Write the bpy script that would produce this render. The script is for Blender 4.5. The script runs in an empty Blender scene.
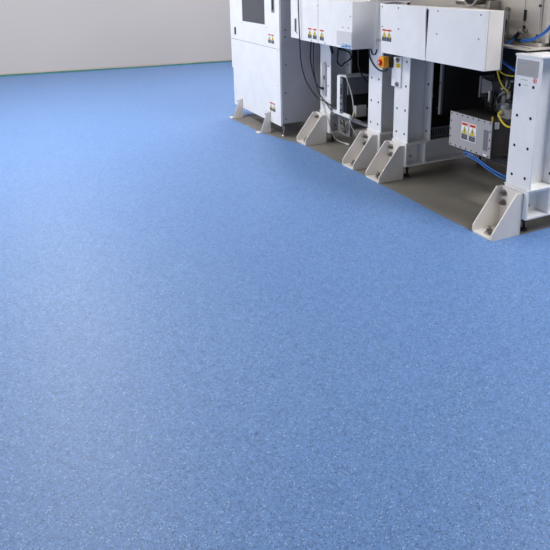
import bpy, bmesh, math, random
from mathutils import Vector, Matrix
random.seed(7)
S = bpy.context.scene
C = S.collection
PI = math.pi

# ------------------------------------------------------------------ materials
def s2l(c):
    return tuple(((v/255+0.055)/1.055)**2.4 if v/255 > 0.04045 else v/255/12.92 for v in c)

def mat(name, rgb, rough=0.4, metal=0.0, var=0.04, nscale=6.0, bump=0.0, bscale=200.0, spec=0.5, emit=None):
    m = bpy.data.materials.new(name); m.use_nodes = True
    nt = m.node_tree; b = nt.nodes['Principled BSDF']
    tc = nt.nodes.new('ShaderNodeTexCoord')
    n = nt.nodes.new('ShaderNodeTexNoise'); n.inputs['Scale'].default_value = nscale; n.inputs['Detail'].default_value = 4
    nt.links.new(tc.outputs['Object'], n.inputs['Vector'])
    r = nt.nodes.new('ShaderNodeValToRGB')
    l = s2l(rgb)
    r.color_ramp.elements[0].position = 0.3; r.color_ramp.elements[1].position = 0.7
    r.color_ramp.elements[0].color = (*[v*(1-var) for v in l], 1)
    r.color_ramp.elements[1].color = (*[min(1, v*(1+var)) for v in l], 1)
    nt.links.new(n.outputs['Fac'], r.inputs['Fac'])
    nt.links.new(r.outputs['Color'], b.inputs['Base Color'])
    b.inputs['Roughness'].default_value = rough
    b.inputs['Metallic'].default_value = metal
    b.inputs['Specular IOR Level'].default_value = spec
    if bump:
        n2 = nt.nodes.new('ShaderNodeTexNoise'); n2.inputs['Scale'].default_value = bscale
        nt.links.new(tc.outputs['Object'], n2.inputs['Vector'])
        bp = nt.nodes.new('ShaderNodeBump'); bp.inputs['Strength'].default_value = bump; bp.inputs['Distance'].default_value = 0.002
        nt.links.new(n2.outputs['Fac'], bp.inputs['Height']); nt.links.new(bp.outputs['Normal'], b.inputs['Normal'])
    return m

PAINT = mat('cool_white_paint', (232, 232, 234), 0.42, bump=0.05)
IVORY = mat('ivory_paint', (226, 221, 216), 0.45, bump=0.06)
GREYP = mat('grey_paint_and_shade', (168, 168, 176), 0.45, bump=0.05)
PALEG = mat('pale_grey_plastic', (205, 205, 208), 0.5)
BLACK = mat('black_plastic', (22, 22, 25), 0.5)
HOLE = mat('hole_black', (10, 10, 12), 0.8)
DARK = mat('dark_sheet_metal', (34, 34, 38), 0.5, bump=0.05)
GLASS = mat('tinted_glass', (70, 72, 78), 0.18, nscale=2)
STEEL = mat('steel', (176, 172, 168), 0.32, metal=0.9, var=0.1, nscale=30)
BOLT = mat('bolt_steel', (128, 122, 116), 0.35, metal=0.85, var=0.15, nscale=60)
BEIGE = mat('brushed_beige_steel', (196, 189, 182), 0.42, metal=0.35, var=0.05, nscale=3)
CTRL = mat('grey_aluminium', (168, 165, 166), 0.42, metal=0.0, var=0.05)
BOXSD = mat('dark_aluminium', (58, 54, 53), 0.45, metal=0.3)
GREYM = mat('mid_grey_sheet', (112, 112, 116), 0.5)
ORANGE = mat('orange_print', (232, 98, 42), 0.5)
REDP = mat('red_print', (214, 62, 48), 0.5)
YEL = mat('yellow_print', (232, 205, 40), 0.5)
WHITE = mat('white_print', (238, 238, 240), 0.5)
INK = mat('ink_black', (34, 36, 46), 0.5)
INKL = mat('ink_pale', (150, 152, 158), 0.5)
LBLUE = mat('light_blue_print', (150, 178, 212), 0.5)
ESY = mat('amber_housing', (240, 160, 24), 0.4)
ESR = mat('red_mushroom', (222, 48, 38), 0.3)
BLUEH = mat('blue_hose', (30, 98, 176), 0.35)
YELH = mat('yellow_hose', (214, 190, 40), 0.4)
WHITEC = mat('white_cable', (196, 196, 192), 0.45)
GAPVIEW = mat('lilac_gap_view', (196, 204, 240), 0.5)
GREEN = mat('green_tape', (78, 140, 128), 0.5, var=0.15, nscale=5)
WALL = mat('wall_paint', (203, 196, 192), 0.6, var=0.012, nscale=0.6)
CONC = mat('bare_concrete', (132, 128, 121), 0.38, var=0.1, nscale=5, bump=0.1, bscale=60)

def floor_mat():
    m = bpy.data.materials.new('blue_flake_coating'); m.use_nodes = True
    nt = m.node_tree; N = nt.nodes; L = nt.links; b = N['Principled BSDF']
    tc = N.new('ShaderNodeTexCoord')
    def vor(scale, stops):
        v = N.new('ShaderNodeTexVoronoi'); v.inputs['Scale'].default_value = scale
        L.new(tc.outputs['Object'], v.inputs['Vector'])
        sp = N.new('ShaderNodeSeparateColor'); L.new(v.outputs['Color'], sp.inputs['Color'])
        r = N.new('ShaderNodeValToRGB'); r.color_ramp.interpolation = 'CONSTANT'
        e = r.color_ramp.elements
        e[0].position = 0; e[0].color = (*stops[0][1], 1)
        e[1].position = stops[1][0]; e[1].color = (*stops[1][1], 1)
        for p, c in stops[2:]:
            x = e.new(p); x.color = (*c, 1)
        L.new(sp.outputs['Red'], r.inputs['Fac'])
        return r.outputs['Color']
    base = s2l(BLUE)
    f = lambda k: tuple(min(1, v*k) for v in base)
    fine = vor(350, [(0, f(0.45)), (0.10, f(0.74)), (0.24, f(0.94)), (0.5, f(1.03)), (0.84, f(1.15)), (0.98, s2l((190, 210, 240)))])
    big = vor(85, [(0, (.82, .85, .89)), (0.12, (.96, .96, .97)), (0.5, (1.01, 1.01, 1.01)), (0.92, (1.06, 1.05, 1.03))])
    mx = N.new('ShaderNodeMix'); mx.data_type = 'RGBA'; mx.blend_type = 'MULTIPLY'; mx.inputs[0].default_value = 1
    L.new(fine, mx.inputs[6]); L.new(big, mx.inputs[7])
    L.new(mx.outputs[2], b.inputs['Base Color'])
    n = N.new('ShaderNodeTexNoise'); n.inputs['Scale'].default_value = 1.3
    L.new(tc.outputs['Object'], n.inputs['Vector'])
    mr = N.new('ShaderNodeMapRange'); mr.inputs['To Min'].default_value = 0.44; mr.inputs['To Max'].default_value = 0.54
    b.inputs['Specular IOR Level'].default_value = 0.5
    L.new(n.outputs['Fac'], mr.inputs['Value']); L.new(mr.outputs['Result'], b.inputs['Roughness'])
    n2 = N.new('ShaderNodeTexNoise'); n2.inputs['Scale'].default_value = 90
    L.new(tc.outputs['Object'], n2.inputs['Vector'])
    bp = N.new('ShaderNodeBump'); bp.inputs['Strength'].default_value = 0.12; bp.inputs['Distance'].default_value = 0.002
    L.new(n2.outputs['Fac'], bp.inputs['Height']); L.new(bp.outputs['Normal'], b.inputs['Normal'])
    return m
BLUE = (109, 149, 208)
FLOOR = floor_mat()

# ------------------------------------------------------------------ mesh builder
class MB:
    def __init__(s): s.bm = bmesh.new(); s.mats = []
    def mi(s, m):
        if m not in s.mats: s.mats.append(m)
        return s.mats.index(m)
    def _paint(s, faces, m, smooth=False):
        i = s.mi(m)
        for f in faces: f.material_index = i; f.smooth = smooth
    def box(s, x0, x1, y0, y1, z0, z1, m, M=None):
        n0 = set(s.bm.faces)
        r = bmesh.ops.create_cube(s.bm, size=1)
        T = Matrix.Translation(((x0+x1)/2, (y0+y1)/2, (z0+z1)/2)) @ Matrix.Diagonal((abs(x1-x0), abs(y1-y0), abs(z1-z0), 1))
        if M: T = M @ T
        bmesh.ops.transform(s.bm, matrix=T, verts=r['verts'])
        s._paint([f for f in s.bm.faces if f not in n0], m)
        return s
    def prism(s, prof, axis, a0, a1, m):
        # prof: 2D points; axis 'y': (x,z) ; axis 'x': (y,z) ; axis 'z': (x,y)
        def P(p, a):
            return {'y': (p[0], a, p[1]), 'x': (a, p[0], p[1]), 'z': (p[0], p[1], a)}[axis]
        A = [s.bm.verts.new(P(p, a0)) for p in prof]; B = [s.bm.verts.new(P(p, a1)) for p in prof]
        fs = [s.bm.faces.new(A), s.bm.faces.new(B[::-1])]
        k = len(prof)
        for i in range(k): fs.append(s.bm.faces.new((A[(i+1) % k], A[i], B[i], B[(i+1) % k])))
        bmesh.ops.recalc_face_normals(s.bm, faces=fs)
        s._paint(fs, m); return s
    def cyl(s, p0, p1, r, m, seg=16, r2=None, smooth=True):
        p0, p1 = Vector(p0), Vector(p1); d = p1-p0
        n0 = set(s.bm.faces)
        q = bmesh.ops.create_cone(s.bm, cap_ends=True, segments=seg, radius1=r, radius2=r if r2 is None else r2, depth=d.length)
        T = Matrix.Translation((p0+p1)/2) @ d.to_track_quat('Z', 'Y').to_matrix().to_4x4()
        bmesh.ops.transform(s.bm, matrix=T, verts=q['verts'])
        fs = [f for f in s.bm.faces if f not in n0]
        s._paint(fs, m)
        for f in fs: f.smooth = smooth and len(f.verts) == 4
        return s
    def dome(s, c, r, m, sc=(1, 1, 1)):
        n0 = set(s.bm.faces)
        q = bmesh.ops.create_uvsphere(s.bm, u_segments=16, v_segments=10, radius=r)
        bmesh.ops.transform(s.bm, matrix=Matrix.Translation(c) @ Matrix.Diagonal((*sc, 1)), verts=q['verts'])
        s._paint([f for f in s.bm.faces if f not in n0], m, True); return s
    def tube(s, pts, r, m, seg=8, sub=8):
        P = [Vector(p) for p in pts]
        if len(P) > 2:
            Q = [P[0]*2-P[1]] + P + [P[-1]*2-P[-2]]
            out = []
            for i in range(1, len(Q)-2):
                for k in range(sub):
                    t = k/sub; a, b, c, d = Q[i-1:i+3]
                    out.append(0.5*((2*b)+(-a+c)*t+(2*a-5*b+4*c-d)*t*t+(-a+3*b-3*c+d)*t**3))
            out.append(P[-1]); P = out
        rings = []; prev = None
        for i, p in enumerate(P):
            t = (P[min(i+1, len(P)-1)]-P[max(i-1, 0)]).normalized()
            if prev is None: u = t.orthogonal().normalized()
            else: u = (prev - t*prev.dot(t)).normalized()
            prev = u; v = t.cross(u)
            rings.append([s.bm.verts.new(p + r*(math.cos(2*PI*k/seg)*u + math.sin(2*PI*k/seg)*v)) for k in range(seg)])
        fs = []
        for a, b in zip(rings, rings[1:]):
            for k in range(seg): fs.append(s.bm.faces.new((a[k], a[(k+1) % seg], b[(k+1) % seg], b[k])))
        fs += [s.bm.faces.new(rings[0][::-1]), s.bm.faces.new(rings[-1])]
        s._paint(fs, m, True); return s
    def build(s, name, parent=None, bevel=0, label=None):
        me = bpy.data.meshes.new(name); s.bm.to_mesh(me); s.bm.free()
        for m in s.mats: me.materials.append(m)
        o = bpy.data.objects.new(name, me); C.objects.link(o)
        if parent is not None:
            o.parent = parent
            W = Vector(parent.location)
            q = parent.parent
            while q is not None: W += Vector(q.location); q = q.parent
            me.transform(Matrix.Translation(-W))
        if bevel:
            b = o.modifiers.new('bevel', 'BEVEL'); b.width = bevel; b.segments = 2; b.limit_method = 'ANGLE'; b.angle_limit = math.radians(40)
        if label: o['label'] = label
        return o

def tag(o, label, cat, group=None, kind=None):
    o['label'] = label; o['category'] = cat
    if group: o['group'] = group
    if kind: o['kind'] = kind
    return o
def thing(name, label, cat, loc, group=None):
    o = bpy.data.objects.new(name, None); C.objects.link(o); o.location = loc; o.empty_display_size = 0.1
    return tag(o, label, cat, group)
def struct(o): o['kind'] = 'structure'; return o
def recenter(o):      # put the origin of a one-mesh thing at its own lowest middle
    me = o.data; vs = [v.co.copy() for v in me.vertices]
    c = Vector((sum(v.x for v in vs)/len(vs), sum(v.y for v in vs)/len(vs), min(v.z for v in vs)))
    me.transform(Matrix.Translation(-c)); o.location = c; return o

# ------------------------------------------------------------------ the room
# bare concrete stays open under the machines; the blue coating is a thin layer around it
struct(MB().box(-7, 8, -3, 11.65, -0.12, 0.0, CONC).build('floor'))
edge_r = 8.0
front = [(2.885, 2.652), (2.64, 2.66)]
ys = [2.84, 3.15, 3.5, 3.9, 4.3, 4.7, 5.05, 5.3]
front += [(2.637+random.uniform(-.005, .005), y) for y in ys]
front += [(2.60, 5.42), (2.55, 5.56), (2.50, 5.76), (2.45, 5.95), (2.43, 6.3), (2.42, 6.62), (2.40, 6.86)]
far = [(2.75, 6.83), (3.6, 6.84), (4.6, 6.83)]
near = [(4.6, 2.655), (3.6, 2.66)]
t = MB()
outer = [(-7, -3), (8, -3), (8, 11.65), (-7, 11.65)]
zt = 0.0015
loop = near + front + far            # ring round the bare patch
# four coated fields around the patch
t.prism([(-7, -3), (8, -3), (8, 2.655), (4.6, 2.655), (3.6, 2.66), (2.885, 2.652), (2.64, 2.66), (-7, 2.66)], 'z', 0, zt, FLOOR)
t.prism([(-7, 2.66)] + [(2.64, 2.66)] + front[2:] + [(-7, 6.86)], 'z', 0, zt, FLOOR)
t.prism([(-7, 6.86), (2.40, 6.86), (2.75, 6.83), (3.6, 6.84), (4.6, 6.83), (8, 6.83), (8, 11.65), (-7, 11.65)], 'z', 0, zt, FLOOR)
t.prism([(4.6, 2.655), (8, 2.655), (8, 6.83), (4.6, 6.83)], 'z', 0, zt, FLOOR)
struct(t.build('floor'))
struct(MB().box(-7, 8, 11.6, 11.75, 0, 3.6, WALL).build('wall_back'))
struct(MB().box(7.0, 7.15, -3, 11.6, 0, 3.6, WALL).build('wall_right'))
g = MB()
x = -7.0
while x < 7:                          # hand-laid green tape along the wall foot
    w = random.uniform(0.5, 1.1); x1 = min(7.0, x+w); g.box(x, x1, 11.590, 11.6, 0.0015, random.uniform(0.022, 0.034), GREEN); x = x1
g.box(-7, 7, 11.596, 11.6, 0.034, 0.05, mat('pink_sealant', (206, 186, 176), 0.6))
struct(g.build('baseboard_back'))

# ------------------------------------------------------------------ warning label (printed on a plate facing -X)
def warn(parent, x, yl, zt_, w, h, head=ORANGE, border=0.0, name='warning_label'):
    # yl = left edge seen from the front (larger y)
    b = MB(); e = 0.0006
    y0, y1, z0, z1 = yl-w, yl, zt_-h, zt_
    b.box(x-e, x+.001, y0, y1, z0, z1, WHITE)
    p = border
    b.box(x-2*e, x-e, y0+p, y1-p, z1-p-h*0.15, z1-p, head)
    b.box(x-2.6*e, x-2*e, y0+p+w*.16, y1-p-w*.16, z1-p-h*0.10, z1-p-h*0.05, INK)
    cy = (y0+y1)/2; tb = z0+h*.35; tt = z1-p-h*.17; hw = w*.47-p*.7
    b.prism([(cy-hw, tb), (cy+hw, tb), (cy, tt)], 'x', x-2*e, x-e, INK)
    k = .86; tc_ = tb+(tt-tb)*.33
    b.prism([(cy-hw*k, tc_+(tb-tc_)*k), (cy+hw*k, tc_+(tb-tc_)*k), (cy, tc_+(tt-tc_)*k)], 'x', x-3*e, x-2*e, YEL)
    b.box(x-4*e, x-3*e, cy-w*.05, cy+w*.05, tb+(tt-tb)*.28, tb+(tt-tb)*.62, INK)
    b.box(x-4*e, x-3*e, cy-w*.05, cy+w*.05, tb+(tt-tb)*.12, tb+(tt-tb)*.21, INK)
    b.box(x-2*e, x-e, y0+p, y1-p, z0+p, z0+h*.33, INK)
    for j in range(4):
        zz = z0+p+h*(.05+.065*j); b.box(x-2.6*e, x-2*e, y0+p+w*.1, y1-p-w*(.1+.12*(j % 2)), zz, zz+h*.022, INKL)
    return b.build(name, parent)

def screws(b, x, pts, r=.006, m=None):
    for y, z in pts: b.cyl((x+.002, y, z), (x-.0025, y, z), r, m or GREYM, 10)

# ------------------------------------------------------------------ far enclosed machine
cab = thing('machine_cabinet', 'tall enclosed cool white machine cabinet with dark viewing window, farthest machine in the row', 'machine', (2.95, 6.35, 0))
yN, yF, xf, xb = 5.67, 7.04, 2.55, 3.335
b = MB().box(xf+.02, xb, yN+.004, 7.0, .145, .56, GREYP).box(xf+.02, xb, yN+.004, 7.075, .56, 1.95, GREYP)  # grey puts the shade on the white cabinet's side into its colour
b.box(xf+.02, xb, yN, yN+.004, .145, 1.95, GREYP)
screws(b, 0, [])
for x_, z in ((2.612, 1.098), (2.612, 1.029), (2.615, .75), (2.608, .465), (2.608, .193)):
    b.cyl((x_, yN+.002, z), (x_, yN-.003, z), .008, BLACK, 10)
b.build('body', cab, .004)
b = MB().box(xf, xf+.02, yN, 7.03, .12, .56, PAINT).box(xf, xf+.02, yN, 7.07, .56, .905, PAINT)
screws(b, xf, [(5.72, .894), (5.73, .536), (6.94, .30)], .005)
b.box(xf-.0005, xf+.001, 5.75, 6.91, .9065, .9085, DARK)
b.build('lower_panel', cab, .003)
b = MB().box(xf, xf+.02, yN, 7.075, .908, 1.95, PAINT)
screws(b, xf, [(6.714, 1.106), (6.004, 1.102)], .005)
dr = b.build('door', cab, .003)
b = MB().box(xf-.003, xf+.004, 6.035, 6.672, 1.13, 1.80, GLASS); b.build('window', dr, .012)
b = MB().box(xf-.004, xf+.001, 5.78, 5.852, 1.262, 1.50, STEEL).box(xf-.006, xf-.003, 5.797, 5.835, 1.285, 1.49, DARK); b.build('handle', dr, .002)
b = MB().box(xf-.004, xf+.001, 6.895, 6.94, .962, 1.046, DARK).box(xf-.007, xf-.003, 6.908, 6.928, .98, 1.03, BLACK); b.build('latch', dr)
for yl, zt_, par in ((5.952, 1.042, dr), (5.872, 1.042, dr)):
    warn(par, xf, yl, zt_, .068, .09)
for yl in (5.947, 5.872):
    warn(cab, xf, yl, .333, .068, .09, REDP)
def level_foot(parent, x, y, h, m=STEEL):
    b = MB().cyl((x, y, .0), (x, y, .014), .028, m, 16, r2=.024).cyl((x, y, .012), (x, y, h), .009, m, 12)
    b.cyl((x, y, h*.55), (x, y, h*.55+.014), .017, m, 6, smooth=False)
    return b.build('levelling_foot', parent)
for x_, y_ in ((2.60, 5.71), (2.60, 6.99), (3.27, 5.71), (3.27, 6.99)): level_foot(cab, x_, y_, .147)

def small_anchor(label, y0):
    t = thing('anchor_bracket', label, 'bracket', (2.48, y0+.04, 0), 'small anchor brackets of the far cabinet')
    MB().box(2.405, 2.548, y0, y0+.085, 0.0, .012, IVORY).build('base_plate', t, .002)
    MB().box(2.538, 2.548, y0, y0+.085, .012, .235, IVORY).build('back_plate', t, .002)
    MB().prism([(2.43, .012), (2.538, .012), (2.538, .222), (2.505, .222)], 'y', y0, y0+.009, IVORY).build('side_plate', t, .002)
    MB().cyl((2.45, y0+.05, .012), (2.45, y0+.05, .03), .013, STEEL, 6, smooth=False).build('bolt', t)
    MB().cyl((2.54, y0+.05, .195), (2.505, y0+.05, .195), .011, STEEL, 6, smooth=False).build('bolt', t)
small_anchor('small white anchor bracket at the far corner of the tall cabinet, leftmost of all brackets', 6.755)
small_anchor('small white anchor bracket below the lower warning labels of the tall cabinet', 5.93)

# ------------------------------------------------------------------ posts and beams
XF, XB = 2.88, 3.115
HZ = (.377, .571, .765, .958)
def post(parent, y0, y1, z1, holes=HZ, side=True):
    b = MB()
    yc = (y0+y1)/2
    b.box(XF, XF+.013, y0, y1, .306, z1, PAINT)              # front flange
    b.box(XF+.013, XB-.013, yc-.005, yc+.005, .306, z1, PAINT)   # web
    b.box(XB-.013, XB, y0, y1, .306, z1, PAINT)              # rear flange
    for z in holes:
        for dy in (-.056, .056):
            b.cyl((XF+.004, yc+dy, z), (XF-.0012, yc+dy, z), .0105, HOLE, 12)
            b.cyl((XB-.010, yc+dy, z), (XB-.0142, yc+dy, z), .0105, HOLE, 12)
    return b.build('post', parent, .003)
def beam(parent, y0, y1, x1=3.95, feet=(2.95, 3.75)):
    b = MB(); yc = (y0+y1)/2
    b.box(XF-.008, x1, y0, y1, .290, .304, PAINT)
    b.box(XF-.008, x1, y0, y1, .108, .122, PAINT)
    b.box(XF+.006, x1, yc-.006, yc+.006, .120, .292, PAINT)
    b.box(XF-.008, XF+.006, y0, y1, .120, .292, PAINT)
    for xs in (3.062, 3.6): b.box(xs, xs+.014, y0, y1, .120, .292, PAINT)
    b.box(XF-.012, XB+.006, y0-.004, y1+.004, .302, .308, PAINT)
    b.cyl((2.985, yc-.006, .165), (2.985, yc-.02, .165), .012, STEEL, 6, smooth=False)
    o = b.build('base_beam', parent, .002)
    for x_ in feet:
        f = level_foot(o, x_, yc-.02, .110, BOXSD)
    return o

# middle machine --------------------------------------------------
mid = thing('frame_machine', 'white machine on two posts with a three-label cover box, beside the tall cabinet', 'machine', (3.3, 4.9, 0))
post(mid, 5.215, 5.425, 1.32, (.38, .577, .772)); beam(mid, 5.215, 5.425)
post(mid, 4.32, 4.525, 1.40, (.377, .571, .768)); beam(mid, 4.32, 4.525)
b = MB().box(2.62, 2.842, 4.385, 5.352, 1.03, 1.412, PAINT)
b.box(2.625, 2.70, 5.352, 5.362, 1.035, 1.40, DARK)
b.box(2.842, 2.879, 4.378, 4.39, 1.02, 1.412, WHITE)
screws(b, 2.62, [(4.986, 1.361), (4.413, 1.295), (4.537, 1.201), (4.443, 1.201), (5.109, 1.043), (4.848, 1.041), (4.555, 1.04)], .0065)
for q in range(7):
    for r_ in range(4): b.cyl((2.621, 5.22-.022*q-.011*(r_ % 2), 1.36-.018*r_), (2.6192, 5.22-.022*q-.011*(r_ % 2), 1.36-.018*r_), .0025, INKL, 8)
b.box(2.6185, 2.621, 4.978, 4.981, 1.032, 1.41, GREYM)
cb = b.build('cover_box', mid, .003)
MB().box(2.6165, 2.6205, 4.388, 4.635, 1.05, 1.17, PALEG).build('name_plate', cb, .001, 'blank light grey plate')
s_ = MB().box(2.6155, 2.6165, 4.395, 4.545, 1.034, 1.068, LBLUE)
s_.cyl((2.6165, 4.47, 1.052), (2.6145, 4.47, 1.052), .010, INK, 12).box(2.6148, 2.6155, 4.50, 4.54, 1.042, 1.046, INK).box(2.6148, 2.6155, 4.402, 4.44, 1.05, 1.056, INK)
s_.build('sticker', cb, 0, 'small blue sticker')
for yl in (5.180, 5.080, 4.944): warn(cb, 2.62, yl, 1.153, .074, .092, ORANGE)
b = MB().box(2.625, 2.86, 5.362, 5.56, 1.035, 1.78, PAINT)
screws(b, 2.625, [(5.425, 1.087)], .008, BLACK)
cp = b.build('side_cover', mid, .003)
MB().box(2.611, 2.625, 5.437, 5.449, 1.10, 1.22, GREYM).box(2.622, 2.6255, 5.43, 5.456, 1.09, 1.23, PALEG).build('handle', cp)
b = MB().box(2.79, 3.9, 4.39, 5.355, 1.413, 1.80, PAINT)
b.build('upper_housing', mid, .004)
MB().box(2.90, 3.9, 4.54, 5.19, 1.20, 1.36, DARK).box(3.60, 3.9, 4.54, 5.20, .06, 1.20, DARK).box(3.14, 3.9, 4.20, 4.30, .31, 1.15, DARK).box(3.13, 3.9, 5.22, 5.24, .31, 1.3, DARK).build('bay_occluder', mid)  # added dark blocks that keep the middle bay dark and close off views through it
b = MB().box(2.895, 2.912, 4.87, 5.21, .325, .358, PAINT).box(2.912, 3.30, 4.70, 5.21, .325, .331, GREYM).box(2.93, 3.3, 4.53, 4.87, .318, .331, DARK)
b.box(2.93, 2.95, 4.526, 5.214, .29, .318, GREYM)
b.build('shelf', mid, .001)
sp_ = [(5.325+.034*math.cos(a), .768+.034*math.sin(a)) for a in [PI*k/10 for k in range(11)]] + [(5.325+.034*math.cos(a), .505+.034*math.sin(a)) for a in [PI+PI*k/10 for k in range(11)]]
b = MB().prism(sp_, 'x', 2.864, 2.8785, GREYP)
b.box(2.860, 2.867, 5.303, 5.322, .635, .675, BLACK)
b.build('socket_strip', mid, 0, 'rounded grey strip with black switch')

# things standing on the shelf of the middle machine
u = thing('drive_controller', 'upright dark drive controller with bright white front edge on the middle machine shelf', 'controller', (3.03, 5.03, .331))
MB().box(2.912, 3.14, 4.96, 5.10, .331, .70, BLACK).build('body', u, .002)
b = MB().box(2.896, 2.912, 5.055, 5.115, .345, .70, WHITE); b.build('front_plate', u, .002)
b = MB().box(2.890, 2.912, 5.0, 5.048, .345, .69, STEEL)
for z in (.38, .44, .50, .62): b.cyl((2.892, 5.024, z), (2.884, 5.024, z), .010, BLACK, 10)
b.box(2.886, 2.891, 5.012, 5.036, .53, .60, DARK)
b.build('terminal_strip', u)
MB().box(2.90, 3.15, 4.945, 5.10, .700, .712, PALEG).build('top_plate', u, .002)
b = MB().box(2.918, 3.24, 4.946, 4.9595, .535, .698, GREYM); b.build('side_cover', u, .002)
p = thing('power_supply', 'small pale grey power supply box on the shelf beside the drive controller', 'power supply', (3.04, 4.9, .331))
MB().box(2.985, 3.10, 4.90, 4.945, .331, .43, PALEG).box(2.985, 3.10, 4.91, 4.935, .43, .434, GREYM).build('body', p, .002)
MB().box(2.97, 2.985, 4.915, 4.935, .345, .362, YELH).build('plug', p, .002, 'yellow-green plug')
fn = thing('cooling_fan', 'round cooling fan in a clear-looking grey housing under the shelf of the middle machine', 'fan', (2.95, 5.05, .125))
MB().box(2.935, 2.97, 4.93, 5.16, .125, .315, GREYM).build('frame', fn, .003)
b = MB()
cyf, czf = 5.03, .225
def ring(b, x, cy, cz, r, rr, m, n=24):
    pts = [(x, cy+r*math.cos(2*PI*k/n), cz+r*math.sin(2*PI*k/n)) for k in range(n+1)]
    b.tube(pts, rr, m, 6, 1)
for r_ in (.03, .055, .08): ring(b, 2.931, cyf, czf, r_, .0028, STEEL)
for k in range(4):
    a = PI/4+k*PI/2; b.tube([(2.931, cyf, czf), (2.931, cyf+.08*math.cos(a), czf+.08*math.sin(a))], .0025, STEEL, 6)
b.build('guard', fn)
b = MB().cyl((2.9345, cyf, czf), (2.932, cyf, czf), .076, BLACK, 24)
b.cyl((2.936, cyf, czf), (2.926, cyf, czf), .022, DARK, 16)
b.build('rotor', fn)

def cable(name, pts, r, m, label, cat='cable', group=None, extra=None, seg=8):
    b = MB().tube(pts, r, m, seg)
    if extra: extra(b)
    return recenter(tag(b.build(name), label, cat, group))

cable('cable', [(2.60, 5.345, 1.62), (2.597, 5.335, 1.40), (2.605, 5.325, 1.03), (2.68, 5.45, .80), (2.75, 5.50, .62), (2.78, 5.43, .52), (2.83, 5.38, .44), (2.858, 5.30, .423), (2.87, 5.20, .40), (2.90, 5.13, .40)], .006, BLACK,
      'long black cable hanging in front of the cover box and looping past the farthest post')
cable('cable', [(2.80, 5.46, 1.035), (2.80, 5.475, .95), (2.805, 5.49, .80), (2.81, 5.42, .64), (2.83, 5.385, .56), (2.852, 5.35, .545)], .007, BLACK,
      'thick black cable ending in a plug at the grey socket strip', extra=lambda b: b.cyl((2.852, 5.362, .546), (2.855, 5.318, .545), .013, BLACK, 12))
cable('cable', [(2.815, 5.44, 1.035), (2.815, 5.45, .90), (2.815, 5.44, .72), (2.83, 5.41, .56), (2.852, 5.36, .46), (2.862, 5.27, .405), (2.868, 5.20, .36), (2.885, 5.17, .352)], .005, BLACK,
      'thin black cable crossing the foot of the farthest post toward the shelf')
cable('cable', [(2.868, 5.375, .46), (2.862, 5.345, .40), (2.865, 5.31, .33), (2.862, 5.24, .26), (2.86, 5.195, .20), (2.90, 5.20, .10), (2.96, 5.20, .03), (3.0, 5.10, .012), (3.01, 5.06, .010)], .006, WHITEC,
      'white cable running down beside the farthest large bracket onto the bare concrete', extra=lambda b: b.cyl((3.0, 5.12, .013), (3.01, 5.05, .012), .011, WHITEC, 10))
cable('cable', [(2.93, 5.02, .72), (2.89, 4.935, .715), (2.895, 4.92, .68), (2.935, 4.90, .54), (2.95, 4.888, .40), (2.93, 4.872, .345), (2.89, 4.85, .29), (2.95, 4.83, .17), (3.0, 4.80, .03), (3.02, 4.78, .008)], .006, WHITEC,
      'white cable draped down the side of the drive controller')
def coil_pts():
    pts = [(2.93, 5.20, 1.03)]
    for k in range(34):
        a = PI/2+k*2*PI/11; rr = .078+.016*math.sin(k*1.7)
        pts.append((3.0+rr*math.cos(a)*.95, 5.180+.012*math.sin(k*2.3), .865+rr*math.sin(a)))
    pts += [(3.08, 5.18, .98), (3.09, 5.18, 1.08), (3.09, 5.18, 1.21)]
    return pts
coilp = coil_pts(); coilp[0] = (3.0, 5.18, 1.21)
cable('cable_coil', coilp, .006, BLACK, 'coil of black cable hanging in the middle machine bay behind the cover box', 'cable coil')
cable('hose', [(2.874, 5.20, 1.03), (2.872, 5.205, .98), (2.88, 5.195, .93), (2.885, 5.19, .90)], .013, BLACK, 'short thick black conduit at the top of the farthest post', 'conduit')
cable('cable', [(2.97, 4.86, 1.21), (2.975, 4.86, .87), (2.98, 4.85, .80), (3.01, 4.85, .735), (3.05, 4.85, .685), (3.09, 4.86, .66), (3.16, 4.88, .65)], .007, BLACK,
      'black cable sagging behind the drive controller in the middle bay')
cable('cable', [(2.865, 4.508, 1.06), (2.865, 4.505, 1.0), (2.868, 4.49, .936), (2.868, 4.44, .888), (2.867, 4.361, .854), (2.867, 4.285, .850), (2.866, 4.226, .868), (2.85, 4.19, .902)], .006, BLACK,
      'black cable looping across the middle post to the emergency stop')
cable('cable', [(2.868, 4.498, 1.03), (2.870, 4.464, .976), (2.870, 4.418, .978), (2.868, 4.385, 1.03)], .005, BLACK,
      'short black cable loop just under the cover box corner on the middle post')
cable('pipe_fitting', [(2.90, 4.27, 1.13), (2.87, 4.285, 1.12), (2.84, 4.30, 1.105), (2.83, 4.335, 1.10)], .010, STEEL, 'small steel elbow fitting in the gap between the two cover boxes', 'fitting')

# near machine ----------------------------------------------------
nm = thing('frame_machine', 'nearest white machine, with a long plain cover box and bare post carrying a grey plaque', 'machine', (3.3, 3.4, 0))
post(nm, 3.93, 4.132, 1.155, (.377, .571, .767, .961)); beam(nm, 3.93, 4.132)
b_ = post(nm, 2.624, 2.828, 1.136); beam(nm, 2.624, 2.828)
MB().box(2.875, 3.118, 2.619, 2.833, 1.136, 1.149, PAINT).build('post_cap', nm, .003)
b = MB().prism([(4.120, 1.029), (4.150, 1.405), (3.573, 1.402), (3.552, 1.029)], 'x', 2.732, 2.745, PAINT)
screws(b, 2.732, [(4.119, 1.383), (4.111, 1.231), (3.903, 1.381), (3.894, 1.227)], .0062, BLACK)
cl = b.build('cover_panel', nm, .002)
for yl in (4.112, 4.046): warn(cl, 2.732, yl, 1.213, .062, .09, ORANGE)
b = MB().prism([(3.548, 1.029), (3.536, 1.402), (2.952, 1.402), (2.952, 1.029)], 'x', 2.732, 2.745, PAINT)
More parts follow.
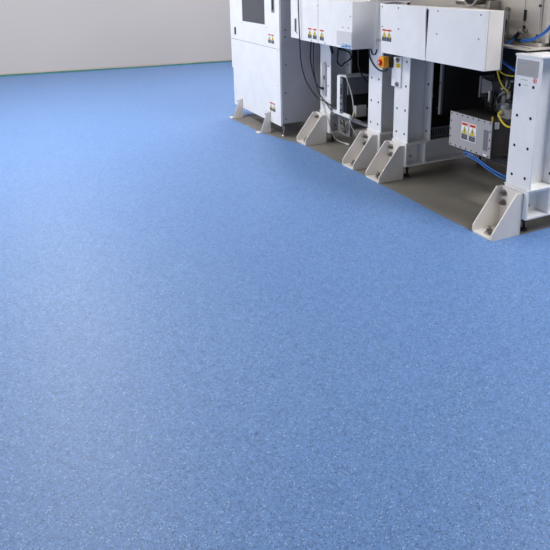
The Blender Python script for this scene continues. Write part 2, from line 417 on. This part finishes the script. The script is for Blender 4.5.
screws(b, 2.732, [(3.434, 1.38), (3.435, 1.225), (3.009, 1.375), (3.014, 1.226)], .0062, GREYM)
b.build('cover_panel', nm, .002)
b = MB().box(2.746, 2.868, 2.950, 2.964, 1.029, 1.402, IVORY).box(2.746, 2.868, 2.964, 4.12, 1.385, 1.4, PAINT).box(2.746, 2.868, 2.964, 4.10, 1.032, 1.045, PAINT)
b.box(2.86, 2.87, 2.964, 4.12, 1.045, 1.385, DARK).box(2.746, 2.868, 4.10, 4.116, 1.045, 1.385, PAINT)
b.box(2.8685, 2.879, 2.946, 2.975, 1.025, 1.40, GREYM)
b.build('cover_box', nm, .002)
MB().box(2.866, 2.879, 4.032, 4.160, .748, 1.02, PAINT).build('mounting_plate', nm, .002)
for y_, z_ in ((4.075, .966), (4.075, .772)):
    MB().cyl((2.866, y_, z_), (2.855, y_, z_), .020, STEEL, 16).cyl((2.856, y_, z_), (2.850, y_, z_), .011, GREYM, 6).build('bolt', nm)
MB().box(2.8645, 2.866, 4.04, 4.10, .905, .938, YEL).box(2.8638, 2.8645, 4.05, 4.09, .912, .917, INK).box(2.8638, 2.8645, 4.05, 4.09, .925, .93, INK).build('sticker', nm, 0, 'small yellow sticker')
MB().box(2.75, 2.86, 3.99, 4.11, 1.005, 1.024, BLACK).build('rubber_strip', nm, .002)
b = MB().box(2.8785, 2.8805, 2.641, 2.817, 1.017, 1.118, CTRL)
for i, (a0, a1, mm) in enumerate(((2.745, 2.80, LBLUE), (2.72, 2.79, INKL), (2.665, 2.72, INKL), (2.66, 2.73, INKL), (2.66, 2.725, INKL), (2.665, 2.74, INKL), (2.66, 2.73, INKL))):
    z_ = 1.105-.012*i; b.box(2.8780, 2.8786, a0, a1, z_, z_+.003, mm)
b.build('plaque', nm, .0005, 'grey metal plaque with faint small print')
b = MB().cyl((2.881, 2.663, 1.0), (2.8785, 2.663, 1.0), .0155, REDP, 24).cyl((2.8786, 2.663, 1.0), (2.878, 2.663, 1.0), .0115, WHITE, 24)
b.box(2.8772, 2.8782, 2.6605, 2.6655, .988, 1.012, REDP, Matrix.Identity(4)).box(2.8772, 2.8782, 2.654, 2.672, .9975, 1.0025, REDP)
b.build('round_sticker', nm, 0, 'round red and white pictogram sticker')
for a0, a1, z_ in ((2.72, 2.775, .993), (2.715, 2.745, .962)): MB().box(2.8788, 2.8802, a0, a1, z_, z_+.003, INKL).build('marking', nm, 0, 'faint grey lettering')
# inside of the near bay
b = MB().box(3.125, 4.0, 3.82, 3.835, .555, 1.15, DARK)
nmi = b.build('skirt_panel', nm, .002)
MB().box(3.105, 3.128, 3.815, 3.84, .545, 1.15, GREYM).cyl((3.105, 3.828, .80), (3.10, 3.828, .80), .008, HOLE, 10).build('edge_strip', nmi, .003, 'light grey edge strip')
MB().box(3.75, 4.0, 2.84, 4.16, .06, 1.10, DARK).box(2.99, 4.0, 2.85, 3.80, 1.10, 1.155, DARK).box(3.55, 4.0, 2.63, 2.82, .31, 1.14, DARK).build('bay_occluder', nm)  # dark occluders added behind and above the near bay to make it dark
b = MB().box(3.135, 3.50, 3.97, 4.10, .305, .315, DARK).box(3.135, 3.50, 4.09, 4.10, .315, .41, DARK).box(3.135, 3.50, 3.97, 3.978, .315, .33, GREYM).box(3.135, 3.50, 3.97, 3.978, .385, .40, GREYM)
for k in range(15): b.box(3.14+.025*k, 3.148+.025*k, 3.97, 3.978, .33, .385, GREYM)
b.build('cable_tray', nm, 0, 'slotted cable tray')
MB().box(3.06, 3.10, 2.82, 3.55, .345, .372, DARK).box(3.32, 3.36, 2.82, 3.55, .345, .372, DARK).box(3.06, 3.10, 2.80, 2.828, .304, .36, DARK).box(3.32, 3.36, 2.80, 2.828, .304, .36, DARK).build('support_rail', nm)

# control box on the rails
cx_ = thing('control_box', 'grey metal control box with screwed front plate and two electrical warning labels', 'control box', (3.2, 3.34, .372))
MB().box(3.008, 3.42, 3.125, 3.552, .372, .634, BOXSD).build('body', cx_, .003)
b = MB().box(3.0, 3.008, 3.118, 3.56, .374, .637, CTRL)
for k in range(8):
    y_ = 3.135+.0583*k; 
    for z_ in (.386, .625): b.cyl((3.001, y_, z_), (2.998, y_, z_), .0062, HOLE, 10)
for k in range(1, 4):
    for y_ in (3.130, 3.547): b.cyl((3.001, y_, .386+.06*k), (2.998, y_, .386+.06*k), .0062, HOLE, 10)
fp = b.build('front_plate', cx_, .001)
warn(fp, 3.0, 3.428, .583, .072, .135, ORANGE, .005); warn(fp, 3.0, 3.344, .583, .072, .135, ORANGE, .005)
MB().box(2.9985, 3.001, 3.145, 3.192, .42, .57, GREYM).build('data_plate', fp)
MB().box(2.9985, 3.001, 3.15, 3.19, .384, .394, WHITE).build('sticker', fp)
MB().box(3.03, 3.06, 3.11, 3.125, .585, .63, PALEG).box(3.02, 3.03, 3.14, 3.146, .634, .67, YELH).build('clip', cx_)
for k in range(3):
    b = MB(); b.cyl((3.25+.02*k, 3.35+.07*k, .634), (3.25+.02*k, 3.35+.07*k, .655), .02, BLACK, 12).cyl((3.25+.02*k, 3.35+.07*k, .655), (3.25+.02*k, 3.35+.07*k, .672), .013, STEEL, 12)
    b.build('connector', cx_)
for i in range(2):
    d = .024*i
    cable('hose', [(3.12, 3.46, .356), (3.02, 3.41-d, .352-d*.3), (2.995, 3.353-d, .362-d), (3.0, 3.266-d, .352-d), (3.0, 3.158-d, .322-d), (3.02, 3.04-d, .288-d), (3.06, 2.93-d, .262-d), (3.12, 2.86, .25-d)], .0065, BLUEH,
          ('upper' if i == 0 else 'lower') + ' of the two blue air hoses running out under the control box', 'hose', 'blue hoses under the control box')

# equipment deeper in the near bay
pt = thing('motor_bracket', 'dark grey tapered motor bracket plate hanging inside the nearest bay', 'bracket', (3.35, 3.52, .65))
MB().prism([(3.575, .74), (3.575, .86), (3.475, .845), (3.455, .80), (3.468, .765)], 'x', 3.30, 3.42, GREYM).build('plate', pt, .002)
MB().box(3.29, 3.43, 3.575, 3.590, .71, .875, GREYM).build('flange', pt, .002)
MB().box(3.295, 3.308, 3.474, 3.488, .634, .775, PALEG).box(3.35, 3.37, 3.50, 3.52, .634, .77, BLACK).box(3.33, 3.345, 3.585, 3.60, .9, 1.2, DARK).build('upright', pt)
vm = thing('valve_manifold', 'cluster of silver pneumatic valves and fittings beside the plaque post', 'valves', (3.2, 3.2, .634))
b = MB().box(3.17, 3.27, 3.145, 3.25, .634, .70, CTRL).box(3.18, 3.24, 3.16, 3.24, .70, .745, STEEL).box(3.19, 3.26, 3.15, 3.20, .745, .77, BLACK)
b.build('body', vm, .002)
VS = mat('pale_cast_metal', (168, 165, 162), 0.3)
b = MB()
for y_, z0, z1, r_ in ((3.225, .745, .80, .022), (3.225, .80, .83, .014), (3.185, .77, .83, .013), (3.225, .83, .85, .03), (3.20, .85, .90, .017), (3.175, .895, .91, .028)):
    b.cyl((3.2, y_, z0), (3.2, y_, z1), r_, VS, 14)
b.build('cylinder', vm)
for q in ((3.18, 3.245, .72, 0, .04), (3.175, 3.20, .67, -.04, 0), (3.175, 3.17, .72, -.04, 0)): MB().cyl(q[:3], (q[0]+q[3], q[1]+q[4], q[2]), .013, VS, 12).build('fitting', vm)
b = MB()
for k in range(5): b.tube([(3.25, 3.26+.02*k, .64), (3.23, 3.28+.02*k, .72+.02*k), (3.22, 3.30-.02*k, .82), (3.28, 3.25, 1.0+.02*k), (3.32, 3.24, 1.2)], .005, BLACK, 6)
for k in range(5): b.tube([(3.14+.01*k, 3.20+.015*k, .65), (3.12+.01*k, 3.235, .72+.02*k), (3.15, 3.22-.02*k, .80+.02*k), (3.17, 3.17, .86+.02*k)], .0045, BLACK if k != 2 else STEEL, 6)
for k in range(4): b.tube([(3.22, 3.33+.03*k, .64), (3.2, 3.36+.02*k, .70+.015*k), (3.25, 3.40+.04*k, .66), (3.3, 3.5, .64)], .006, BLACK, 6)
b.build('cable_bundle', vm)
cable('hose', [(3.10, 3.25, 1.098), (3.10, 3.215, .99), (3.10, 3.195, .94), (3.11, 3.17, .885), (3.14, 3.14, .84), (3.17, 3.17, .82)], .006, YELH, 'yellow hose dropping from the cover box corner into the valves', 'hose')
cable('hose', [(3.10, 3.225, 1.098), (3.10, 3.19, .985), (3.10, 3.14, .96), (3.10, 3.08, .958), (3.13, 2.98, .965), (3.2, 2.93, .97)], .0045, YELH, 'yellow hose running sideways to behind the plaque post', 'hose')
cable('hose', [(3.08, 3.12, .71), (3.052, 3.117, .69), (3.05, 3.095, .66), (3.05, 3.06, .634), (3.06, 3.02, .618), (3.12, 2.97, .612)], .007, YELH, 'thick yellow hose curving down at the right end of the control box', 'hose')
b = MB()
for k, (x0, y0) in enumerate(((3.35, 4.03), (3.33, 4.0), (3.38, 4.05), (3.31, 3.97))):
    b.tube([(x0, y0, .80), (x0+.04, y0-.02, .74), (x0+.02, y0-.01, .66), (x0-.05, y0, .58), (x0-.10, y0+.02, .54+.01*k)], .008, BLACK if k != 1 else STEEL, 6)
recenter(tag(b.build('cable_bundle'), 'tangled bundle of dark cables behind the second nearest post', 'cables'))
MB().prism([(3.22, .52), (3.30, .58), (3.325, .61), (3.31, .70), (3.285, .81), (3.25, .83), (3.22, .82)], 'y', 4.185, 4.2, GAPVIEW).build('gap_view_patch', mid, 0, 'pale lilac patch for the light background seen through the gap')  # added patch in place of the light background visible past the post

# emergency stop
es = thing('emergency_stop', 'amber emergency stop box with a red mushroom button beside the second nearest post', 'emergency stop', (2.80, 4.20, .89))
MB().box(2.775, 2.83, 4.146, 4.222, .897, .985, ESY).build('housing', es, .006)
MB().box(2.83, 2.879, 4.140, 4.215, .897, .985, BLACK).box(2.866, 2.879, 4.13, 4.16, .91, .97, BLACK).build('base', es, .003)
MB().cyl((2.777, 4.19, .94), (2.766, 4.19, .94), .016, ESR, 20).cyl((2.768, 4.19, .94), (2.755, 4.19, .94), .026, ESR, 24, r2=.022).cyl((2.756, 4.19, .94), (2.753, 4.19, .94), .010, PALEG, 16).build('button', es, .002)

# upper equipment cabinet over the near machine -----------------------
uc = thing('equipment_cabinet', 'beige brushed steel cabinet above the nearest machine with slotted door hinges', 'cabinet', (3.5, 3.5, 1.17))
b = MB().box(3.09, 4.1, 2.80, 4.25, 1.20, 2.0, BEIGE)
b.box(2.93, 4.1, 2.79, 4.25, 1.1625, 1.178, BEIGE).box(3.05, 4.1, 2.82, 4.2, 1.178, 1.2, BEIGE)
b.box(3.12, 4.0, 2.79, 2.80, 1.178, 1.27, DARK)
b.build('body', uc, .003)
b = MB().box(3.08, 3.09, 2.99, 3.75, 1.205, 1.98, BEIGE)
d1 = b.build('door', uc, .002)
b = MB().box(3.08, 3.09, 2.845, 2.972, 1.205, 1.98, BEIGE)
d2 = b.build('door', uc, .002)
b = MB().box(3.085, 3.095, 2.972, 2.99, 1.205, 1.98, BEIGE)
b.box(3.070, 3.083, 2.972, 2.985, 1.26, 1.30, BLACK).box(3.070, 3.083, 2.972, 2.985, 1.33, 1.40, BLACK).build('hinge', d1)
b = MB().box(3.068, 3.08, 3.120, 3.140, 1.21, 1.40, BEIGE).box(3.066, 3.07, 3.125, 3.134, 1.25, 1.33, BLACK).cyl((3.08, 3.13, 1.20), (3.06, 3.13, 1.20), .014, STEEL, 12).cyl((3.08, 3.13, 1.40), (3.06, 3.13, 1.40), .014, STEEL, 12)
b.build('handle', d1)
b = MB().box(3.074, 3.08, 2.852, 2.864, 1.2, 1.98, BEIGE).cyl((3.08, 2.858, 1.43), (3.07, 2.858, 1.43), .009, BLACK, 10).cyl((3.08, 2.858, 1.245), (3.07, 2.858, 1.245), .009, BLACK, 10)
b.build('hinge', d2)
b = MB()
b.cyl((2.93, 3.33, 1.475), (3.08, 3.33, 1.475), .055, STEEL, 32)
b.cyl((2.915, 3.33, 1.475), (2.935, 3.33, 1.475), .066, STEEL, 32)
b.cyl((2.9145, 3.33, 1.475), (2.9125, 3.33, 1.475), .050, HOLE, 32)
b.build('pipe_port', uc, .002, 'round steel pipe port with dark bore')
b = MB().box(2.93, 3.08, 3.20, 3.56, 1.390, 1.400, BEIGE).box(2.98, 3.08, 3.21, 3.25, 1.40, 1.45, STEEL).cyl((3.0, 3.55, 1.44), (3.0, 3.42, 1.44), .025, STEEL, 16)
b.build('bracket', uc, .002)
cable('hose', [(2.90, 3.09, 1.10), (2.965, 3.065, 1.146), (3.01, 3.04, 1.185), (3.05, 3.02, 1.225)], .0095, BLUEH, 'blue hose rising from the long cover box corner to the steel fitting', 'hose',
      extra=lambda b: b.cyl((3.05, 3.025, 1.220), (3.05, 2.985, 1.258), .013, BLACK, 12).cyl((3.05, 2.985, 1.258), (3.06, 2.96, 1.268), .016, STEEL, 12).cyl((3.06, 2.96, 1.268), (3.082, 2.955, 1.270), .012, STEEL, 12))
cable('hose', [(2.99, 2.915, 1.212), (2.98, 2.87, 1.217), (2.975, 2.79, 1.235), (2.975, 2.713, 1.278), (2.975, 2.66, 1.33), (2.99, 2.58, 1.44), (3.05, 2.55, 1.62)], .0105, BLUEH, 'thick blue hose sweeping up to the right over the plaque post', 'hose',
      extra=lambda b: b.cyl((2.985, 2.90, 1.213), (3.01, 2.96, 1.21), .013, BLACK, 12))
cable('hose', [(2.89, 3.10, 1.12), (2.95, 3.039, 1.084), (2.95, 2.973, 1.056), (2.96, 2.899, 1.024), (3.0, 2.84, 1.0), (3.13, 2.84, .98)], .0105, BLUEH, 'blue hose passing down behind the plaque post', 'hose')

# ------------------------------------------------------------------ large anchor brackets
def big_anchor(label, y0, w, bolts=2):
    x0 = 2.632
    t = thing('anchor_bracket', label, 'bracket', (2.75, y0+w/2, 0), 'large anchor brackets at the post feet')
    MB().box(x0, 2.868, y0, y0+w, 0, .013, IVORY).build('base_plate', t, .0015)
    MB().box(2.855, 2.868, y0+.009, y0+w-.009, .013, .286, IVORY).build('back_plate', t, .0015)
    prof = [(x0, .0), (2.868, .0), (2.868, .287), (2.815, .287), (x0, .050)]
    for a in (y0-.0005, y0+w-.0095): MB().prism(prof, 'y', a, a+.010, IVORY).build('side_plate', t, .0015)
    yc = y0+w/2
    def bolt(p0, p1, r=.013):
        d = (Vector(p1)-Vector(p0))
        b = MB().cyl(p0, Vector(p0)+d*.18, r*1.75, STEEL, 18).cyl(Vector(p0)+d*.18, Vector(p0)+d*.62, r*1.25, BOLT, 6, smooth=False).cyl(Vector(p0)+d*.6, p1, r*.7, BOLT, 12)
        return b.build('bolt', t)
    bolt((2.855, yc+.055, .243), (2.818, yc+.055, .243))
    if bolts > 1: bolt((2.855, yc+.052, .178), (2.818, yc+.052, .178))
    bolt((2.685, yc-.01, .013), (2.685, yc-.01, .062), .017)
big_anchor('large ivory anchor bracket at the nearest post, rightmost bracket', 2.657, .186)
big_anchor('large ivory anchor bracket at the foot of the second nearest post, under the emergency stop', 3.951, .204)
big_anchor('large ivory anchor bracket at the foot of the third nearest post', 4.354, .188)
big_anchor('large ivory anchor bracket at the farthest post, next to the tall cabinet', 5.272, .20, 1)

# ------------------------------------------------------------------ light
W = bpy.data.worlds.new('world'); S.world = W; W.use_nodes = True
bg = W.node_tree.nodes['Background']; bg.inputs['Color'].default_value = (0.97, 0.98, 1.0, 1); bg.inputs['Strength'].default_value = 0.11
def area(name, loc, rot, sx, sy, e, col=(1, 1, 1)):
    l = bpy.data.lights.new(name, 'AREA'); l.shape = 'RECTANGLE'; l.size = sx; l.size_y = sy; l.energy = e; l.color = col
    o = bpy.data.objects.new(name, l); C.objects.link(o); o.location = loc; o.rotation_euler = rot; return o
for x_, y_, e_ in ((0.2, 4.6, 45), (0.4, 6.8, 85), (0.4, 9.2, 45), (-3.2, 5.0, 70), (-3.2, 8.0, 45), (3.7, 1.2, 105), (3.9, 9.0, 90)):
    area('ceiling_lamp', (x_, y_, 3.4), (0, 0, 0), 0.6, 2.2, e_, (1, .985, .96))
area('window_and_fill_light', (-6.8, 4.0, 1.9), (0, -PI/2, 0), 2.2, 8.0, 220, (1, .99, .98))
area('window_and_fill_light', (1.5, -2.9, 1.9), (PI/2, 0, 0), 7.0, 2.0, 22, (1, .99, .98))  # unseen front fill, added to brighten faces turned toward the camera

# ------------------------------------------------------------------ camera
cam = bpy.data.cameras.new('camera'); co = bpy.data.objects.new('camera', cam); C.objects.link(co); S.camera = co
co.location = (0, 0, 1.6)
co.rotation_euler = (math.radians(90-15.878), 0, math.radians(-27.928))
cam.sensor_fit = 'HORIZONTAL'; cam.sensor_width = 36; cam.lens = 36*617/550
cam.shift_x = (275-320)/550; cam.shift_y = -(275-153)/550
cam.clip_start = 0.05
S.view_settings.view_transform = 'Standard'; S.view_settings.look = 'None'; S.view_settings.gamma = 1; S.view_settings.exposure = 0.13
S.view_settings.use_curve_mapping = False
